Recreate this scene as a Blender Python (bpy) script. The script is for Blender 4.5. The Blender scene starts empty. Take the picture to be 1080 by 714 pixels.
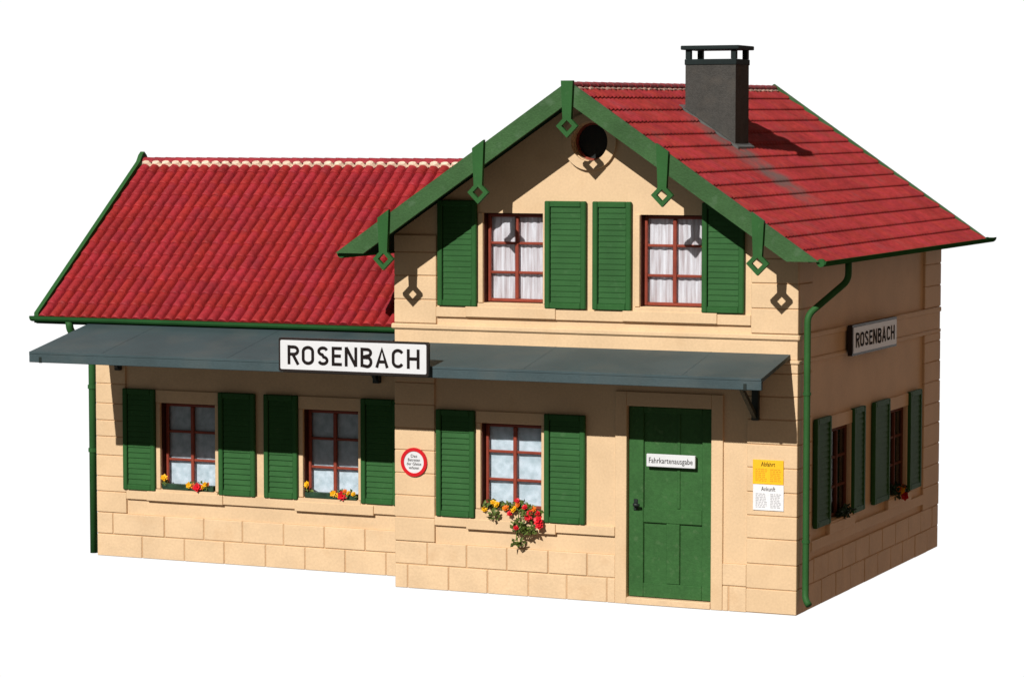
import bpy, bmesh, math, random
from mathutils import Vector, Matrix
from mathutils.geometry import tessellate_polygon
random.seed(7)
scene = bpy.context.scene
COL = scene.collection
R = math.radians

# ------------------------------------------------------------------ materials
def newmat(name):
    m = bpy.data.materials.new(name); m.use_nodes = True
    nt = m.node_tree; nt.nodes.clear()
    return m, nt, nt.nodes, nt.links

def surf(name, col, rough=.55, var=.10, vscale=3.0, fine=.06, fscale=40.0, bump=.15, bscale=60.0,
         spec=.35, tile=None, soot=None, streak=None, stain=None):
    """painted-plastic surface: base colour with broad and fine mottling, light grain and bump"""
    m, nt, N, L = newmat(name)
    out = N.new('ShaderNodeOutputMaterial'); b = N.new('ShaderNodeBsdfPrincipled')
    L.new(b.outputs[0], out.inputs[0])
    b.inputs['Roughness'].default_value = rough
    b.inputs['Specular IOR Level'].default_value = spec
    tc = N.new('ShaderNodeTexCoord')
    n1 = N.new('ShaderNodeTexNoise'); n1.inputs['Scale'].default_value = vscale; n1.inputs['Detail'].default_value = 5
    n2 = N.new('ShaderNodeTexNoise'); n2.inputs['Scale'].default_value = fscale; n2.inputs['Detail'].default_value = 3
    L.new(tc.outputs['Object'], n1.inputs['Vector'])
    if streak:
        mp = N.new('ShaderNodeMapping'); mp.inputs['Scale'].default_value = streak
        L.new(tc.outputs['Object'], mp.inputs['Vector']); L.new(mp.outputs[0], n2.inputs['Vector'])
    else:
        L.new(tc.outputs['Object'], n2.inputs['Vector'])
    def rng(src, a, lo=.3, hi=.7):
        r = N.new('ShaderNodeMapRange'); r.inputs[1].default_value = lo; r.inputs[2].default_value = hi
        r.inputs[3].default_value = 1 - a; r.inputs[4].default_value = 1 + a
        L.new(src, r.inputs[0]); return r.outputs[0]
    mu = N.new('ShaderNodeMath'); mu.operation = 'MULTIPLY'
    L.new(rng(n1.outputs[0], var), mu.inputs[0]); L.new(rng(n2.outputs[0], fine), mu.inputs[1])
    hs = N.new('ShaderNodeVectorMath'); hs.operation = 'SCALE'
    L.new(mu.outputs[0], hs.inputs['Scale'])
    hs.inputs[0].default_value = col
    csrc = hs.outputs[0]
    if stain:
        scol, sscale, lo, hi, amt = stain
        n3 = N.new('ShaderNodeTexNoise'); n3.inputs['Scale'].default_value = sscale; n3.inputs['Detail'].default_value = 6
        L.new(tc.outputs['Object'], n3.inputs['Vector'])
        r3 = N.new('ShaderNodeMapRange'); r3.inputs[1].default_value = lo; r3.inputs[2].default_value = hi
        r3.inputs[4].default_value = amt
        L.new(n3.outputs[0], r3.inputs[0])
        mx = N.new('ShaderNodeMix'); mx.data_type = 'RGBA'
        L.new(r3.outputs[0], mx.inputs[0]); L.new(csrc, mx.inputs[6]); mx.inputs[7].default_value = (*scol, 1)
        csrc = mx.outputs[2]
    if soot:
        sx = N.new('ShaderNodeSeparateXYZ'); L.new(tc.outputs['Object'], sx.inputs[0])
        def band(src, c, w):
            a = N.new('ShaderNodeMath'); a.operation = 'SUBTRACT'; L.new(src, a.inputs[0]); a.inputs[1].default_value = c
            b_ = N.new('ShaderNodeMath'); b_.operation = 'ABSOLUTE'; L.new(a.outputs[0], b_.inputs[0])
            r = N.new('ShaderNodeMapRange'); r.interpolation_type = 'SMOOTHSTEP'; r.inputs[1].default_value = w; r.inputs[2].default_value = w*.25
            L.new(b_.outputs[0], r.inputs[0]); return r.outputs[0]
        ns = N.new('ShaderNodeTexNoise'); ns.inputs['Scale'].default_value = 5; L.new(tc.outputs['Object'], ns.inputs['Vector'])
        rs_ = N.new('ShaderNodeMapRange'); rs_.inputs[1].default_value = .2; rs_.inputs[2].default_value = .55; L.new(ns.outputs[0], rs_.inputs[0])
        p1 = N.new('ShaderNodeMath'); p1.operation = 'MULTIPLY'; L.new(band(sx.outputs[0], soot[0], soot[1]), p1.inputs[0]); L.new(band(sx.outputs[1], soot[2], soot[3]), p1.inputs[1])
        p2 = N.new('ShaderNodeMath'); p2.operation = 'MULTIPLY'; L.new(p1.outputs[0], p2.inputs[0]); L.new(rs_.outputs[0], p2.inputs[1])
        p3 = N.new('ShaderNodeMath'); p3.operation = 'MULTIPLY'; L.new(p2.outputs[0], p3.inputs[0]); p3.inputs[1].default_value = .85
        ms = N.new('ShaderNodeMix'); ms.data_type = 'RGBA'; L.new(p3.outputs[0], ms.inputs[0]); L.new(csrc, ms.inputs[6]); ms.inputs[7].default_value = (.10, .085, .08, 1)
        csrc = ms.outputs[2]
    if tile:
        at = N.new('ShaderNodeAttribute'); at.attribute_name = 'tile_tone'
        spR = N.new('ShaderNodeSeparateColor'); L.new(at.outputs['Color'], spR.inputs[0])
        rt = N.new('ShaderNodeMapRange'); rt.inputs[3].default_value = 1 - tile; rt.inputs[4].default_value = 1 + tile
        L.new(spR.outputs[0], rt.inputs[0])
        vt = N.new('ShaderNodeVectorMath'); vt.operation = 'SCALE'; L.new(csrc, vt.inputs[0]); L.new(rt.outputs[0], vt.inputs['Scale'])
        hu = N.new('ShaderNodeHueSaturation'); L.new(vt.outputs[0], hu.inputs['Color'])
        rh = N.new('ShaderNodeMapRange'); rh.inputs[3].default_value = .496; rh.inputs[4].default_value = .504
        L.new(spR.outputs[1], rh.inputs[0]); L.new(rh.outputs[0], hu.inputs['Hue'])
        csrc = hu.outputs[0]
    L.new(csrc, b.inputs['Base Color'])
    n4 = N.new('ShaderNodeTexNoise'); n4.inputs['Scale'].default_value = bscale; n4.inputs['Detail'].default_value = 4
    L.new(tc.outputs['Object'], n4.inputs['Vector'])
    bp = N.new('ShaderNodeBump'); bp.inputs['Strength'].default_value = bump; bp.inputs['Distance'].default_value = .02
    L.new(n4.outputs[0], bp.inputs['Height']); L.new(bp.outputs[0], b.inputs['Normal'])
    return m

M = {}
M['plaster'] = surf('plaster', (.700, .503, .310), .62, .06, 1.6, .05, 30, .12, 45, stain=((.58, .38, .205), 2.3, .56, .78, .35))
M['plinth'] = surf('plinth_stone', (.715, .518, .325), .62, .07, 2.2, .05, 26, .2, 30, stain=((.60, .39, .215), 3.1, .55, .75, .4))
M['gap'] = surf('mortar_gap', (.56, .37, .21), .8, .08)
M['green'] = surf('green_paint', (.028, .106, .030), .55, .10, 2.5, .08, 50, .12, 60, spec=.12, stain=((.060, .145, .058), 9.0, .62, .78, .5))
M['green_worn'] = surf('green_board', (.042, .104, .038), .6, .16, 2.0, .18, 9, .3, 40, spec=.12, streak=(3, 3, 14), stain=((.10, .17, .10), 5.0, .56, .75, .55))
M['green_door'] = surf('green_door', (.036, .116, .034), .55, .10, 2.0, .10, 20, .2, 40, spec=.15, stain=((.085, .165, .07), 11.0, .60, .76, .6))
M['green_dark'] = surf('soffit_green', (.02, .05, .03), .8, spec=0)
M['gutter'] = surf('gutter_green', (.026, .098, .031), .8, .12, 2.5, .08, 50, .12, 60, spec=.0)
M['roof'] = surf('red_tile', (.315, .022, .027), .55, .16, 1.7, .20, 16, .3, 40, spec=.25, tile=.065, stain=((.22, .028, .036), 4.5, .56, .76, .55))
M['roof_main'] = surf('red_tile_weathered', (.295, .029, .031), .6, .18, 1.5, .20, 13, .3, 40, spec=.2, tile=.06, soot=(-1.35, 1.25, 2.16, .62), stain=((.17, .048, .047), 3.0, .54, .76, .6))
M['mortar'] = surf('ridge_mortar', (.74, .58, .45), .8, .2, 6, .2, 30)
M['mortar_old'] = surf('ridge_mortar_old', (.42, .27, .22), .8, .4, 7, .3, 20)
M['slate'] = surf('slate_canopy', (.050, .078, .088), .6, .12, 1.2, .07, 16, .15, 50, spec=.2, streak=(2, 18, 2), stain=((.082, .098, .098), 1.7, .50, .72, .55))
M['chimney'] = surf('chimney_render', (.064, .063, .060), .85, .12, 3, .18, 45, .5, 60, spec=.1, stain=((.095, .086, .076), 5, .5, .7, .5))
M['chimcap'] = surf('chimney_cap', (.016, .024, .025), .7, spec=.1)
M['flash'] = surf('lead_flashing', (.085, .09, .088), .55, .2, 8)
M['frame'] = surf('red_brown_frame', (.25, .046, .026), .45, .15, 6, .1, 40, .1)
M['frame_shaded'] = surf('shade_tinted_frame', (.13, .045, .028), .6, .15, spec=.05)  # red frame colour darkened to carry the shade of the side wall
M['lining_shaded'] = surf('shade_tinted_lining', (.07, .022, .016), .6, .15, spec=.05)  # recess shade put into the colour of the frame's lining
M['black'] = surf('black_paint', (.018, .013, .012), .4, .1)
M['white'] = surf('white_enamel', (.70, .72, .76), .35, .03, 4, .02, 30, .03)
M['ink'] = surf('black_ink', (.016, .012, .012), .7, .02, spec=.03)
M['greyink'] = surf('grey_ink', (.52, .53, .56), .6, .05)
M['orangeink'] = surf('orange_ink', (.74, .36, .012), .6, .05)
M['redsign'] = surf('red_enamel', (.60, .012, .02), .35, .04)
M['yellowpaper'] = surf('yellow_paper', (.88, .50, .012), .6, .05, 3, .04)
M['whitepaper'] = surf('white_paper', (.80, .81, .85), .6, .03)
M['iron'] = surf('dark_iron', (.014, .022, .02), .45, .1)
M['leaf'] = surf('leaf', (.105, .15, .03), .5, .45, 9, .3, 30)
M['leafdark'] = surf('leaf_dark', (.014, .045, .022), .55, .35, 9, .3, 30)
M['redbloom'] = surf('red_bloom', (.62, .01, .022), .45, .2, 12)
M['yellowbloom'] = surf('yellow_bloom', (.85, .44, .01), .45, .2, 12)
M['orangebloom'] = surf('orange_bloom', (.72, .16, .012), .45, .2, 12)
M['inside'] = surf('dark_interior', (.012, .016, .017), .8)

def curtain_mat(name, a, b_, streaks):
    m, nt, N, L = newmat(name)
    out = N.new('ShaderNodeOutputMaterial'); b = N.new('ShaderNodeBsdfPrincipled'); L.new(b.outputs[0], out.inputs[0])
    b.inputs['Roughness'].default_value = .8
    tc = N.new('ShaderNodeTexCoord'); mp = N.new('ShaderNodeMapping')
    mp.inputs['Scale'].default_value = streaks; L.new(tc.outputs['Object'], mp.inputs[0])
    n = N.new('ShaderNodeTexNoise'); n.inputs['Scale'].default_value = 1; n.inputs['Detail'].default_value = 4; L.new(mp.outputs[0], n.inputs[0])
    r = N.new('ShaderNodeMapRange'); r.inputs[1].default_value = .32; r.inputs[2].default_value = .66; L.new(n.outputs[0], r.inputs[0])
    mx = N.new('ShaderNodeMix'); mx.data_type = 'RGBA'; L.new(r.outputs[0], mx.inputs[0])
    mx.inputs[6].default_value = (*a, 1); mx.inputs[7].default_value = (*b_, 1)
    L.new(mx.outputs[2], b.inputs['Base Color'])
    return m
M['lace'] = curtain_mat('lace_curtain', (.44, .37, .40), (.76, .76, .84), (26, 26, 1.6))
M['net'] = curtain_mat('net_curtain', (.42, .52, .60), (.64, .73, .84), (9, 9, 9))

M['lace_shaded'] = curtain_mat('shade_tinted_lace', (.26, .24, .24), (.42, .40, .40), (26, 26, 1.6))  # lace colours darkened, side-wall shade painted in
def glass_mat():
    m, nt, N, L = newmat('window_glass')
    out = N.new('ShaderNodeOutputMaterial'); t = N.new('ShaderNodeBsdfTransparent'); g = N.new('ShaderNodeBsdfGlossy')
    t.inputs[0].default_value = (.97, .98, .98, 1); g.inputs['Roughness'].default_value = .08
    mx = N.new('ShaderNodeMixShader'); f = N.new('ShaderNodeFresnel'); f.inputs[0].default_value = 1.35
    L.new(f.outputs[0], mx.inputs[0]); L.new(t.outputs[0], mx.inputs[1]); L.new(g.outputs[0], mx.inputs[2]); L.new(mx.outputs[0], out.inputs[0])
    return m
M['glass'] = glass_mat()

# ------------------------------------------------------------------ mesh helpers
class MB:
    def __init__(self): self.bm = bmesh.new()
    def box(self, x0, x1, y0, y1, z0, z1, bev=0):
        x0, x1 = min(x0, x1), max(x0, x1); y0, y1 = min(y0, y1), max(y0, y1); z0, z1 = min(z0, z1), max(z0, z1)
        v = [self.bm.verts.new(p) for p in ((x0,y0,z0),(x1,y0,z0),(x1,y1,z0),(x0,y1,z0),(x0,y0,z1),(x1,y0,z1),(x1,y1,z1),(x0,y1,z1))]
        fs = [self.bm.faces.new([v[i] for i in q]) for q in ((3,2,1,0),(4,5,6,7),(0,1,5,4),(1,2,6,5),(2,3,7,6),(3,0,4,7))]
        if bev:
            es = list({e for f in fs for e in f.edges})
            bmesh.ops.bevel(self.bm, geom=es, offset=bev, segments=1, affect='EDGES', profile=.6)
        return self
    def hull(self, pts, faces):
        v = [self.bm.verts.new(p) for p in pts]
        for f in faces: self.bm.faces.new([v[i] for i in f])
        return self
    def prism(self, poly, f0, f1, holes=()):
        """poly (and holes): 2-D outlines; f0, f1 map (a, b) to 3-D front and back"""
        loops = [list(poly)] + [list(h) for h in holes]
        flat = [p for l in loops for p in l]
        tris = tessellate_polygon([[Vector((p[0], p[1], 0)) for p in l] for l in loops])
        A = [self.bm.verts.new(f0(*p)) for p in flat]; B = [self.bm.verts.new(f1(*p)) for p in flat]
        for t in tris:
            try: self.bm.faces.new([A[i] for i in t]); self.bm.faces.new([B[i] for i in reversed(t)])
            except ValueError: pass
        k = 0
        for l in loops:
            n = len(l)
            for i in range(n):
                a, b = k + i, k + (i + 1) % n
                self.bm.faces.new((A[a], A[b], B[b], B[a]))
            k += n
        return self
    def tube(self, pts, r, n=12, cap=True):
        pts = [Vector(p) for p in pts]; rings = []
        rr = r if isinstance(r, (list, tuple)) else [r] * len(pts)
        up = None
        for i, p in enumerate(pts):
            d = (pts[min(i+1, len(pts)-1)] - pts[max(i-1, 0)]).normalized()
            if up is None:
                up = Vector((0, 0, 1)) if abs(d.z) < .9 else Vector((1, 0, 0))
            s = d.cross(up).normalized(); up = s.cross(d).normalized()
            rings.append([self.bm.verts.new(p + (s * math.cos(a) + up * math.sin(a)) * rr[i]) for a in [2*math.pi*k/n for k in range(n)]])
        for a, b in zip(rings, rings[1:]):
            for k in range(n): self.bm.faces.new((a[k], a[(k+1)%n], b[(k+1)%n], b[k]))
        if cap:
            self.bm.faces.new(rings[0][::-1]); self.bm.faces.new(rings[-1])
        return self
    def build(self, name, mat, parent=None, smooth=False, label=None, cat=None, group=None, loc=None):
        bmesh.ops.recalc_face_normals(self.bm, faces=self.bm.faces[:])
        me = bpy.data.meshes.new(name); self.bm.to_mesh(me); self.bm.free()
        me.materials.append(mat)
        if smooth:
            for p in me.polygons: p.use_smooth = True
        o = bpy.data.objects.new(name, me); COL.objects.link(o)
        if parent: o.parent = parent
        if loc: o.location = loc
        if label: o['label'] = label
        if cat: o['category'] = cat
        if group: o['group'] = group
        return o

def thing(name, label, cat, loc=(0, 0, 0), group=None):
    o = bpy.data.objects.new(name, None); COL.objects.link(o); o.location = loc
    o.empty_display_size = .2
    o['label'] = label; o['category'] = cat
    if group: o['group'] = group
    return o

def rrect(x0, x1, z0, z1, r, n=5):
    P = []
    for cx, cz, a0 in ((x1-r, z1-r, 0), (x0+r, z1-r, 90), (x0+r, z0+r, 180), (x1-r, z0+r, 270)):
        for k in range(n+1):
            a = R(a0 + 90*k/n); P.append((cx + r*math.cos(a), cz + r*math.sin(a)))
    return P
def rect(x0, x1, z0, z1): return [(x0, z0), (x1, z0), (x1, z1), (x0, z1)]
def circ(cx, cz, r, n=32): return [(cx + r*math.cos(2*math.pi*k/n), cz + r*math.sin(2*math.pi*k/n)) for k in range(n)]
def FY(y): return lambda a, b: (a, y, b)          # outline in a wall facing the front
def FX(x): return lambda a, b: (x, a, b)          # outline in the right-hand wall
WMAIN, D, S = 6.0, 7.07, .88
XW = -11.575                                       # left end of the wing

building = thing('station_building', 'model railway station with peach walls, red tiled roofs and green shutters', 'building')
ROOF_Z, K = 7.165, .6665

# ------------------------------------------------------------------ walls
def gable_outline(inset=0):
    zt = lambda x: ROOF_Z - K*abs(x+3) - .10
    return [(-6, 0), (0, 0), (0, zt(0)), (-3, zt(-3)), (-6, zt(-6))]
WU = [(-4.615, -3.70, 4.12, 5.38), (-2.25, -1.335, 4.12, 5.38)]
WL = (-4.65, -3.72, 1.205, 2.42)
DOOR = (-2.43, -1.192, .095, 2.75)
wall = MB().prism(gable_outline(), FY(0), FY(.26), [rect(*w) for w in WU] + [rect(*WL), rect(*DOOR), circ(-2.99, 6.378, .262)]).build('front_wall', M['plaster'], building)
zt0 = ROOF_Z - K*3 - .10
RW = [(1.46, 2.42, 1.11, 2.385), (4.32, 5.28, 1.11, 2.385)]
MB().prism([(.262, 0), (D-.2, 0), (D-.2, zt0), (.262, zt0)], FX(0), FX(-.26), [rect(*w) for w in RW]).build('side_wall', M['plaster'], building)
MB().prism([(.262, 0), (D-.2, 0), (D-.2, zt0), (.262, zt0)], FX(-6), FX(-5.8)).build('side_wall', M['plaster'], building)
MB().prism(gable_outline(), FY(D-.2), FY(D)).build('rear_wall', M['plaster'], building)
WW = [(-10.436, -9.48, 1.09, 2.405), (-7.969, -7.05, 1.09, 2.405)]
WY0, WY1 = S, 6.19
MB().prism(rect(XW, -6.002, 0, 3.74), FY(S), FY(S+.26), [rect(*w) for w in WW]).build('wing_front_wall', M['plaster'], building)
MB().prism([(S+.262, 0), (WY1-.2, 0), (WY1-.2, 3.74), (3.534, 5.90), (S+.262, 3.86)], FX(XW), FX(XW+.2)).build('wing_end_wall', M['plaster'], building)
MB().prism(rect(XW, -6.002, 0, 3.74), FY(WY1-.2), FY(WY1)).build('wing_rear_wall', M['plaster'], building)
# dark floor slab inside keeps the rooms closed from below
MB().box(-5.79, -.27, .27, D-.21, .01, .08).build('floor_slab', M['inside'], building)
MB().box(XW+.21, -6.01, S+.27, WY1-.21, .01, .08).build('wing_floor_slab', M['inside'], building)

# plinth blocks, corner stones, belts --------------------------------------------------
PR = .032
def jit(a): return random.uniform(-a, a)
def plinth_front(x0, x1, y, rows, name):
    g = MB(); g.box(x0+.004, x1-.004, y-.018, y+.01, .004, rows[-1][1]-.004); g.build(name + '_bed', M['gap'], building)
    m = MB()
    for z0, z1, joints in rows:
        xs = [x0] + list(joints) + [x1]
        for a, b in zip(xs, xs[1:]):
            p = PR + jit(.004)
            m.box(a + (.009 if a != x0 else 0), b - (.009 if b != x1 else 0), y - p, y + .012, z0 + (.008 if z0 > 0 else 0), z1 - .008 + jit(.002), .008)
    return m.build(name, M['plinth'], building)
BR = .335
plinth_front(-6.0, -2.6, 0, [(0, .345, (-5.80, -5.152, -4.543, -3.913, -3.326, -2.72)), (.345, .675, (-5.489, -4.869, -4.242, -3.608, -3.018))], 'plinth')
plinth_front(-1.02, -.678, 0, [(0, .345, (-.93,)), (.345, .66, ())], 'plinth')
plinth_front(XW, -6.002, S, [(0, .343, (-10.773, -10.023, -9.327, -8.615, -7.941, -7.267, -6.59)), (.343, .675, (-11.29, -10.373, -9.68, -9.01, -8.305, -7.615, -6.934))], 'wing_plinth')
def plinth_side(y0, y1, x):
    g = MB(); g.box(x-.01, x+.020, y0+.004, y1-.004, .004, .671); g.build('side_plinth_bed', M['gap'], building)
    m = MB()
    for z0, z1, off in ((0, .345, .42), (.345, .675, .08)):
        ys = [y0]; t = y0 + off
        while t < y1 - .2: ys.append(t); t += .66 + jit(.04)
        ys.append(y1)
        for a, b in zip(ys, ys[1:]):
            if b - a < .05: continue
            m.box(x-.012, x + PR + jit(.004), a + (.009 if a != y0 else 0), b - .009, z0 + (.008 if z0 else 0), z1 - .008, .008)
    m.build('side_plinth', M['plinth'], building)
plinth_side(.0125, D, 0)

def quoin(x0, x1, y, zs, name='corner_pilaster', side=None):
    """pilaster of stacked blocks with fine joints"""
    m = MB()
    for a, b in zip(zs, zs[1:]):
        m.box(x0, x1, y - PR - .006 + jit(.002), y + .01, a + .007, b - .007, .007)
    m.build(name, M['plaster'], building)
    MB().box(x0 + .006, x1 - .006, y - .024, y + .008, zs[0], zs[-1]).build(name + '_bed', M['gap'], building)
lo = [.675, 1.02, 1.335, 1.655, 1.985, 2.305, 2.645, 2.957, 3.27, 3.40]
up = [3.80, 4.14, 4.48, 4.815, 5.06]
quoin(-6.0, -5.37, 0, lo); quoin(-.675, .038, 0, [.004, .335] + lo)
quoin(-6.0, -5.34, 0, up); quoin(-.63, .038, 0, up)
quoin(XW, -11.045, S, [.675, 1.0, 1.235, 1.56, 1.85, 2.10, 2.36, 2.665, 2.99, 3.30, 3.6])
def quoin_side(y0, y1, zs):
    m = MB()
    for a, b in zip(zs, zs[1:]): m.box(-.01, PR + .006 + jit(.002), y0, y1, a + .007, b - .007, .007)
    m.build('corner_pilaster', M['plaster'], building)
    MB().box(-.008, .026, y0 + .006, y1 - .006, zs[0], zs[-1]).build('corner_pilaster_bed', M['gap'], building)
for z in (lo, up):
    quoin_side(.0125, .60, z); quoin_side(6.17, D, z)

# belt with mouldings round the front and right side
MB().box(-6.0, .028, -.028, .01, 3.455, 3.715, .004).build('belt', M['plaster'], building)
MB().box(-.01, .028, .012, D, 3.455, 3.715, .004).build('belt', M['plaster'], building)
def moulding(z0, z1, p, nm):
    MB().box(-6.045, p, -p, .012, z0, z1, .018).build(nm, M['plaster'], building)
    MB().box(-.012, p-.014, .014, D+.004, z0, z1, .012).build(nm, M['plaster'], building)
moulding(3.717, 3.795, .062, 'belt_moulding'); moulding(3.395, 3.453, .058, 'belt_moulding')

# ledges under the windows
def ledge(x0, x1, y, z0, z1, p=.045): MB().box(x0, x1, y-p, y+.012, z0, z1, .006).build('ledge', M['plaster'], building)
ledge(-5.338, -.632, 0, 3.905, 4.045); ledge(-5.368, -2.602, 0, .93, 1.06); ledge(-11.04, -6.004, S, .905, 1.055)
MB().box(-.012, .045, .602, 6.168, .78, .93, .006).build('ledge', M['plaster'], building)

# door surround
m = MB()
m.box(-2.60, -2.432, -.034, .012, .0, 2.95, .006).box(-1.19, -1.022, -.034, .012, .0, 2.95, .006).box(-2.43, -1.192, -.034, .012, 2.752, 2.95, .006)
m.build('door_casing', M['plaster'], building)
MB().box(-2.43, -1.192, -.045, .2, .0, .093, .01).build('door_step', M['plinth'], building)

# round gable window ring
def ring(cx, cz, r0, r1, y0, y1, n=48):
    return MB().prism(circ(cx, cz, r1, n), FY(y0), FY(y1), [circ(cx, cz, r0, n)])
rg = ring(-2.99, 6.378, .272, .395, -.055, .01).build('gable_window', M['plaster'], building)
ring(-2.99, 6.378, .232, .262, .10, .14).build('frame', M['frame'], rg)
MB().prism(circ(-2.99, 6.378, .262), FY(.15), FY(.17)).build('pane', M['inside'], rg)

# ------------------------------------------------------------------ windows and shutters
def add_window(axis, pos, w, lace, lintel, sill, casing=True, side=1):
    """axis 'y': wall faces -y at y = pos; axis 'x': wall faces +x at x = pos"""
    a0, a1, z0, z1 = w
    f = (lambda d: (FY(pos + d))) if axis == 'y' else (lambda d: FX(pos - d))
    bx = (lambda m, p0, p1, d0, d1, q0, q1, bev=0: m.box(p0, p1, pos+d0, pos+d1, q0, q1, bev)) if axis == 'y' else \
         (lambda m, p0, p1, d0, d1, q0, q1, bev=0: m.box(pos-d0, pos-d1, p0, p1, q0, q1, bev))
    fw = .046
    if axis == 'x':
        base_bx = bx
        bx = lambda m, p0, p1, d0, d1, q0, q1, bev=0: base_bx(m, p0, p1, d0 - (.09 if d0 > .1 and d1 < .2 else 0), d1 - (.09 if d0 > .1 and d1 < .2 else 0), q0, q1, bev)
    m = MB()
    W0, W1, Z0, Z1 = a0 + .012, a1 - .012, z0 + .012, z1 - .012
    bx(m, W0, W0+fw, .120, .170, Z0, Z1, .008); bx(m, W1-fw, W1, .120, .170, Z0, Z1, .008)
    bx(m, W0+fw, W1-fw, .122, .170, Z0, Z0+fw, .008); bx(m, W0+fw, W1-fw, .122, .170, Z1-fw, Z1, .008)
    c = (a0 + a1)/2
    bx(m, c-.027, c+.027, .115, .168, Z0+fw, Z1-fw, .008)
    for k in (1, 2):
        zz = Z0 + (Z1-Z0)*k/3
        bx(m, W0+fw, c-.027, .127, .168, zz-.019, zz+.019, .007); bx(m, c+.027, W1-fw, .127, .168, zz-.019, zz+.019, .007)
    win = m.build('window', M['frame' if axis == 'y' else 'frame_shaded'], building)
    if axis == 'y':
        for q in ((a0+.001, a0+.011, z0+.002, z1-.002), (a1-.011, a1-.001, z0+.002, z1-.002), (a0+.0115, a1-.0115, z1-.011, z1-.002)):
            m = MB(); bx(m, q[0], q[1], .018, .20, q[2], q[3]); m.build('lining', M['lining_shaded'], win)
    m = MB(); bx(m, W0+.02, W1-.02, .147, .151, Z0+.02, Z1-.02); m.build('pane', M['glass'], win)
    m = MB()                                         # gently folded curtain close behind the glass
    n = 60; prev = None
    rows = []
    for i in range(n+1):
        t = i/n; a = a0 + .02 + (a1 - a0 - .04)*t
        d = (.196 if axis == 'y' else .088) + (.008*math.sin(t*46 + .8*math.sin(t*9)) if lace else .004*math.sin(t*13))
        rows.append([m.bm.verts.new(f(d)(a, z)) for z in (z0+.02, z1-.02)])
    for p, q in zip(rows, rows[1:]): m.bm.faces.new((p[0], q[0], q[1], p[1]))
    m.build('curtain', M['net' if not lace else 'lace' if axis == 'y' else 'lace_shaded'], win, smooth=True)
    m = MB(); bx(m, a0+.003, a1-.003, .225, .24, z0+.003, z1-.003); m.build('reveal_back', M['inside'], win)
    # plaster surround
    for p0, p1 in ((a0-.075, a0-.003), (a1+.003, a1+.06)):
        m = MB(); bx(m, p0, p1, -.026, .012, z0, z1, .005); m.build('jamb', M['plaster'], win)
    if lintel:
        m = MB(); bx(m, a0-.075, a1+.06, -.034, .012, z1+.004, lintel, .006); m.build('lintel', M['plaster'], win)
    if sill:
        s0, s1, q0, q1 = sill
        m = MB(); zl = min(q1, q0 + .145); bx(m, s0, s1, -.066, .012, q0, zl, .006); bx(m, a0-.07, a1+.055, -.055, .12, zl-.02, q1, .004)
        m.build('sill', M['plaster'], win)
    return win

def add_shutter(axis, pos, a0, a1, z0, z1, tilt=1):
    bx = (lambda m, p0, p1, d0, d1, q0, q1, bev=0: m.box(p0, p1, pos+d0, pos+d1, q0, q1, bev)) if axis == 'y' else \
         (lambda m, p0, p1, d0, d1, q0, q1, bev=0: m.box(pos-d0, pos-d1, p0, p1, q0, q1, bev))
    st, b, t0 = .078, .012, -.075
    m = MB()
    bx(m, a0, a0+st, t0, -.012, z0, z1, b); bx(m, a1-st, a1, t0, -.012, z0, z1, b)
    bx(m, a0+st, a1-st, t0, -.012, z0, z0+.085, b); bx(m, a0+st, a1-st, t0, -.012, z1-.085, z1, b)
    bx(m, a0+.02, a1-.02, -.016, .010, z0+.05, z1-.05)   # back panel fixed to the wall
    sh = m.build('shutter', M['green'], building)
    m = MB(); n = 17; rel = random.uniform(.049, .057); h = (z1 - z0 - .17)/n
    for k in range(n):
        q = z0 + .085 + k*h
        A0, A1 = a0 + st + .016, a1 - st - .001
        # slat leaning outwards at its foot
        prof = [(-.018, q + .004), (-.018, q + h), (-rel, q + h), (-.064, q + .014), (-.064, q + .004)]
        if axis == 'y':
            m.prism(prof, lambda d, z: (A0, pos + d, z), lambda d, z: (A1, pos + d, z))
        else:
            m.prism(prof, lambda d, z: (pos - d, A0, z), lambda d, z: (pos - d, A1, z))
    m.build('louvre_panel', M['green'], sh)
    return sh

add_window('y', 0, WU[0], True, None, (-4.872, -3.491, 3.915, 4.112))
add_window('y', 0, WU[1], True, None, (-2.487, -1.11, 3.915, 4.112))
add_window('y', 0, WL, False, 2.59, (-4.86, -3.486, .905, 1.195))
add_window('y', S, WW[0], False, 2.60, (-10.665, -9.332, .90, 1.082))
add_window('y', S, WW[1], False, 2.60, (-8.097, -6.781, .88, 1.082))
for w, s0 in zip(RW, ((1.35, 2.55), (4.2, 5.42))):
    add_window('x', 0, w, True, 2.575, (s0[0], s0[1], .93, 1.102))
for a, b in ((-5.308, -4.70), (-3.655, -3.036), (-2.937, -2.365), (-1.332, -.726)): add_shutter('y', 0, a, b, 4.063, 5.556)
for a, b in ((-5.335, -4.735), (-3.66, -3.044)): add_shutter('y', 0, a, b, 1.066, 2.592)
for a, b in ((-11.081, -10.515), (-9.40, -8.771), (-8.618, -8.05), (-6.987, -6.385)): add_shutter('y', S, a, b, 1.05, 2.606)
for a, b in ((.735, 1.385), (2.45, 3.0), (3.47, 4.24), (5.31, 5.95)): add_shutter('x', 0, a, b, 1.085, 2.592)

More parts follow.
